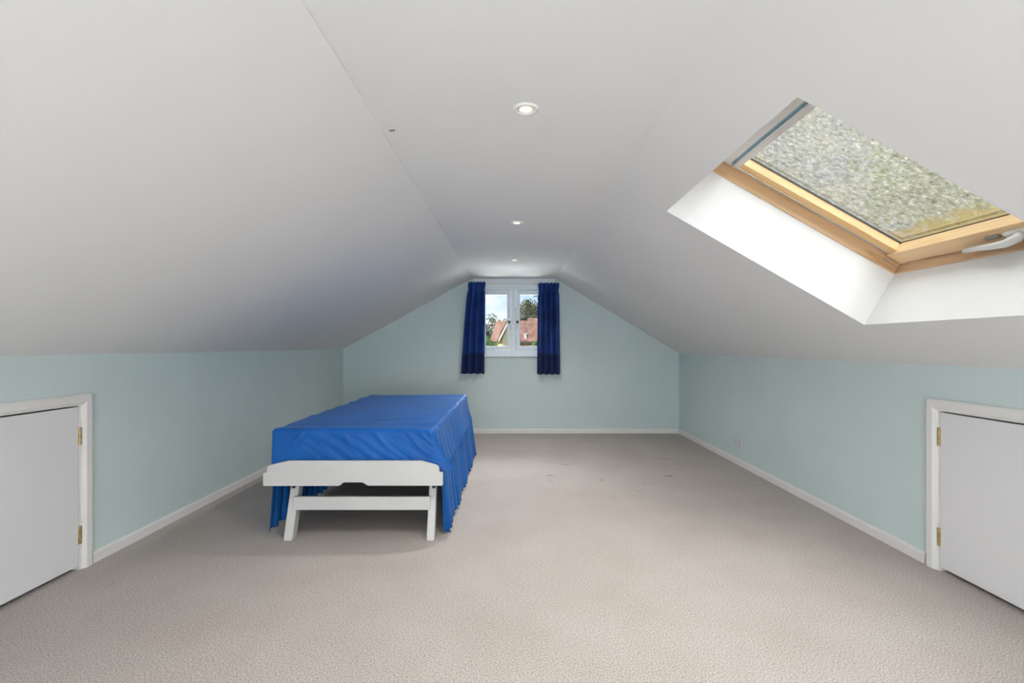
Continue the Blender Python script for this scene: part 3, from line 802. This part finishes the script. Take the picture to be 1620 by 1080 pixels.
# house 1: gable end towards us, ridge running back and to the left
h = empty('house', at(795, 546, 62) - Vector((0, 0, 6.1)), 'house with cream gable and steep red roof, in the left pane', 'house')
apex = at(805.5, 508.5, 57); ap_b = at(787, 509.0, 66)
eL = at(788.5, 541, 57); eLb = at(777.5, 540.5, 66); eR = Vector((2 * apex.x - eL.x, apex.y + .2, eL.z)); eRb = ap_b + (eR - apex)
GZ = -5.0
bm = bmesh.new()
A_, B_, C_, D_ = [Vector(v) for v in (eL, eR, eRb, eLb)]
inn = .25
def wallprism(bm, corners, apexes):
    lo = [bm.verts.new((c.x, c.y, GZ)) for c in corners]; hi = [bm.verts.new(c) for c in corners]; a0, a1 = [bm.verts.new(a) for a in apexes]
    bm.faces.new((lo[0], lo[1], hi[1], a0, hi[0])); bm.faces.new((lo[2], lo[3], hi[3], a1, hi[2]))
    bm.faces.new((lo[1], lo[2], hi[2], hi[1])); bm.faces.new((lo[3], lo[0], hi[0], hi[3]))
dirb = (ap_b - apex).normalized(); side = Vector((1, 0, 0))
cs = [A_ + side * .5 + dirb * .35, B_ - side * .5 + dirb * .35, C_ - side * .5 - dirb * .35, D_ + side * .5 - dirb * .35]
for c in cs: c.z = eL.z + .3
wallprism(bm, cs, (apex + dirb * .35 - Vector((0, 0, .25)), ap_b - dirb * .35 - Vector((0, 0, .25))))
rebase(link('wall', bm, 'cream'), h)
bm = bmesh.new(); quad_roof(bm, (eL, eLb, ap_b, apex)); quad_roof(bm, (eR, eRb, ap_b, apex)); rebase(link('roof', bm, 'rust'), h)
bm = bmesh.new(); tile_courses(bm, eL, eLb, ap_b, apex, 24); tile_courses(bm, eR, eRb, ap_b, apex, 24); o = rebase(link('roof_tiles', bm, 'rust'), h); o['kind'] = 'stuff'
bm = bmesh.new()
for p, q in ((eL, apex), (eR, apex)):
    o_ = Vector((0, -.18, -.10)); vs = [p + o_, q + o_, q + o_ + Vector((0, 0, .42)), p + o_ + Vector((0, 0, .42))]
    a = [bm.verts.new(v) for v in vs]; b = [bm.verts.new(v + Vector((0, .12, 0))) for v in vs]
    bm.faces.new(a); bm.faces.new(b)
    for i in range(4): bm.faces.new((a[i], a[(i + 1) % 4], b[(i + 1) % 4], b[i]))
rebase(link('bargeboard', bm, mat('white_bargeboard', (.80, .78, .74), .6)), h)
# house 2: long roof facing us with a raised part on the right
def block_house(label, xl, xr, yr, ye, d, wallm, depth=7, verge=0):
    e0, e1 = at(xl[0], ye, d), at(xr, ye, d); r0, r1 = at(xl[1], yr, d + 4), at(xr, yr, d + 4)
    h = empty('house', Vector(((e0.x + e1.x) / 2, d + 4, GZ)), label, 'house')
    bk0, bk1 = Vector((e0.x, d + 8, e0.z)), Vector((e1.x, d + 8, e1.z))
    bm = bmesh.new(); cc = [e0 + Vector((.4, .5, .25)), bk0 + Vector((.4, -.5, .25)), bk1 + Vector((-.05, -.5, .25)), e1 + Vector((-.05, .5, .25))]
    wallprism(bm, cc, (r0 - Vector((-.4, 0, .3)), r1 - Vector((.05, 0, .3)))); rebase(link('wall', bm, wallm), h)
    bm = bmesh.new(); quad_roof(bm, (e0, e1, r1, r0)); quad_roof(bm, (bk0, bk1, r1, r0)); rebase(link('roof', bm, 'rust'), h)
    bm = bmesh.new(); tile_courses(bm, e0, e1, r1, r0, 22); o = rebase(link('roof_tiles', bm, 'rust'), h); o['kind'] = 'stuff'
    bm = bmesh.new(); box(bm, e0.x, e1.x, d - .12, d + .02, e0.z - .12, e0.z + .06); rebase(link('gutter', bm, mat('dark_gutter', (.12, .09, .08), .6)), h)
    return h
ha = block_house('brick house with long red tiled roof and white flue, in the right pane', (808, 812), 835, 509, 541.0, 70, 'brick')
# flue / rooflight on that roof
q = at(831.5, 532, 70.8)
bm = bmesh.new(); box(bm, q.x - .18, q.x + .12, q.y - .5, q.y + .3, q.z - .65, q.z + .35, bev=.03); rebase(link('flue', bm, mat('white_flue', (.85, .85, .83), .5)), ha)
bm = bmesh.new(); box(bm, q.x - .22, q.x + .36, q.y - .55, q.y + .35, q.z + .3, q.z + .45, bev=.03); rebase(link('flue_cap', bm, mat('grey_flue_cap', (.6, .6, .6), .5)), ha)
block_house('taller red roofed house behind, cut off by the right curtain', (829, 835.3), 900, 504.5, 541.5, 82, 'brick')

def tree(label, base, ht, crown, mleaf, nleaf, seed, ls=.35, group='trees beyond the gable window', name='tree', sparse=1.0, k=1.0):
    """crown: list of (dx,dy,z,r) blobs relative to base x,y"""
    crown = [(a * k, b_ * k, 6.1 + (z - 6.1) * k, r * k) for a, b_, z, r in crown]; ht = 6.1 + (ht - 6.1) * k; ls = ls * k
    rnd = random.Random(seed)
    root = empty(name, base, label, 'tree', group)
    bm = bmesh.new()
    tube(bm, [(0, 0, 0), (.1, 0, ht * .3), (-.05, .1, ht * .55), (.05, 0, ht * .8)], [ht * .03, ht * .024, ht * .016, ht * .006], 8)
    for (dx, dy, z, r) in crown:
        tube(bm, [(0, 0, ht * .35), (dx * .5, dy * .5, z * .8), (dx, dy, z)], [ht * .013, ht * .009, ht * .003], 6)
        for k in range(4):
            a = rnd.uniform(0, 6.28); tube(bm, [(dx * .5, dy * .5, z * .8), (dx + math.cos(a) * r * .7, dy + math.sin(a) * r * .7, z + rnd.uniform(-.4, .6) * r)], [ht * .006, ht * .0015], 5)
    link('trunk', bm, 'bark', root)
    vsx, fcs = [], []
    tot = sum(r ** 2 for *_, r in crown)
    for (dx, dy, z, r) in crown:
        k = int(nleaf * r * r / tot)
        cl = [Vector((rnd.gauss(0, 1), rnd.gauss(0, 1), rnd.gauss(0, 1))).normalized() * r * rnd.uniform(.45, 1.0) for _ in range(max(6, int(22 * sparse)))]
        for _ in range(k):
            c = rnd.choice(cl); q = Vector((rnd.gauss(0, 1), rnd.gauss(0, 1), rnd.gauss(0, 1))) * r * .17
            p = Vector((dx, dy, z)) + c + q
            a = Vector((rnd.gauss(0, 1), rnd.gauss(0, 1), rnd.gauss(0, 1))).normalized(); b = a.cross(Vector((rnd.gauss(0, 1), rnd.gauss(0, 1), rnd.gauss(0, 1)))).normalized()
            s = ls * rnd.uniform(.6, 1.3); i = len(vsx)
            vsx += [p - a * s, p + b * s * .45, p + a * s, p - b * s * .45]; fcs.append((i, i + 1, i + 2, i + 3))
    me = bpy.data.meshes.new('foliage'); me.from_pydata(vsx, [], fcs); me.materials.append(M[mleaf])
    o = bpy.data.objects.new('foliage', me); COL.objects.link(o); o.parent = root; o['kind'] = 'stuff'
    return root
b = at(783, 0, 104); tree('small-leaved dark tree behind the cream gabled house', (b.x, 104, GZ), 10.5, [(-3.2, 0, 8.2, 2.3), (-.6, 0, 8.8, 2.2), (1.9, 0, 8.6, 1.9), (-4.6, 0, 7.0, 2.0), (-1.5, 0, 6.6, 2.4), (3.4, 1, 7.6, 1.5)], 'leaf2', 4200, 11, .24, k=1.33)
b = at(838, 0, 108); tree('tall olive-brown tree rising above the red roofs on the right', (b.x, 108, GZ), 15, [(-1.0, 0, 12.2, 2.2), (1.4, 0, 13.2, 2.4), (-.8, 0, 9.4, 2.2), (2.0, 0, 10.6, 2.5), (.4, 0, 11.0, 2.3), (3.6, 0, 12.6, 2.2), (1.2, 0, 8.2, 2.0)], 'leaf2', 7600, 12, .24, k=1.26)
b = at(768, 0, 54); tree('rounded bright green bush left of the cream gabled house', (b.x, 54, GZ), 6.2, [(-.4, 0, 6.1, 1.1), (.5, 0, 5.4, 1.2), (-1.2, 0, 5.2, 1.3), (.2, 0, 4.4, 1.2)], 'leaf3', 5200, 13, .13)
b = at(848, 0, 50); tree('yellow-green bush in front of the red roofs, beside the right curtain', (b.x, 50, GZ), 6.0, [(.2, 0, 6.2, .55), (.6, 0, 6.6, .5), (-.1, 0, 5.6, .7), (.8, 0, 5.4, .8)], 'leaf3', 3200, 14, .11)
# trees beside the house, glimpsed through the mossy roof glass
for i, (x, y, ht) in enumerate(((9.0, 8.6, 10.5), (16.5, 6.0, 12.0), (7.4, 16.5, 11.0))):
    tree(('light green leafy tree nearest the mossy roof window', 'olive leafy tree farther out to the right of the roof window', 'bright green tree beyond the far end of the roof')[i], (x, y, GZ), ht, [(0, 0, ht * .9, 2.3), (1.6, .6, ht * .72, 2.3), (-1.5, -.4, ht * .7, 2.2), (.2, 1.2, ht * .55, 2.3), (.3, -1.2, ht * .8, 2.1)], ('leaf3', 'leaf2', 'leaf3')[i], 9000, 30 + i, .11, group='trees beside the roof window')
bpy.context.view_layer.update()
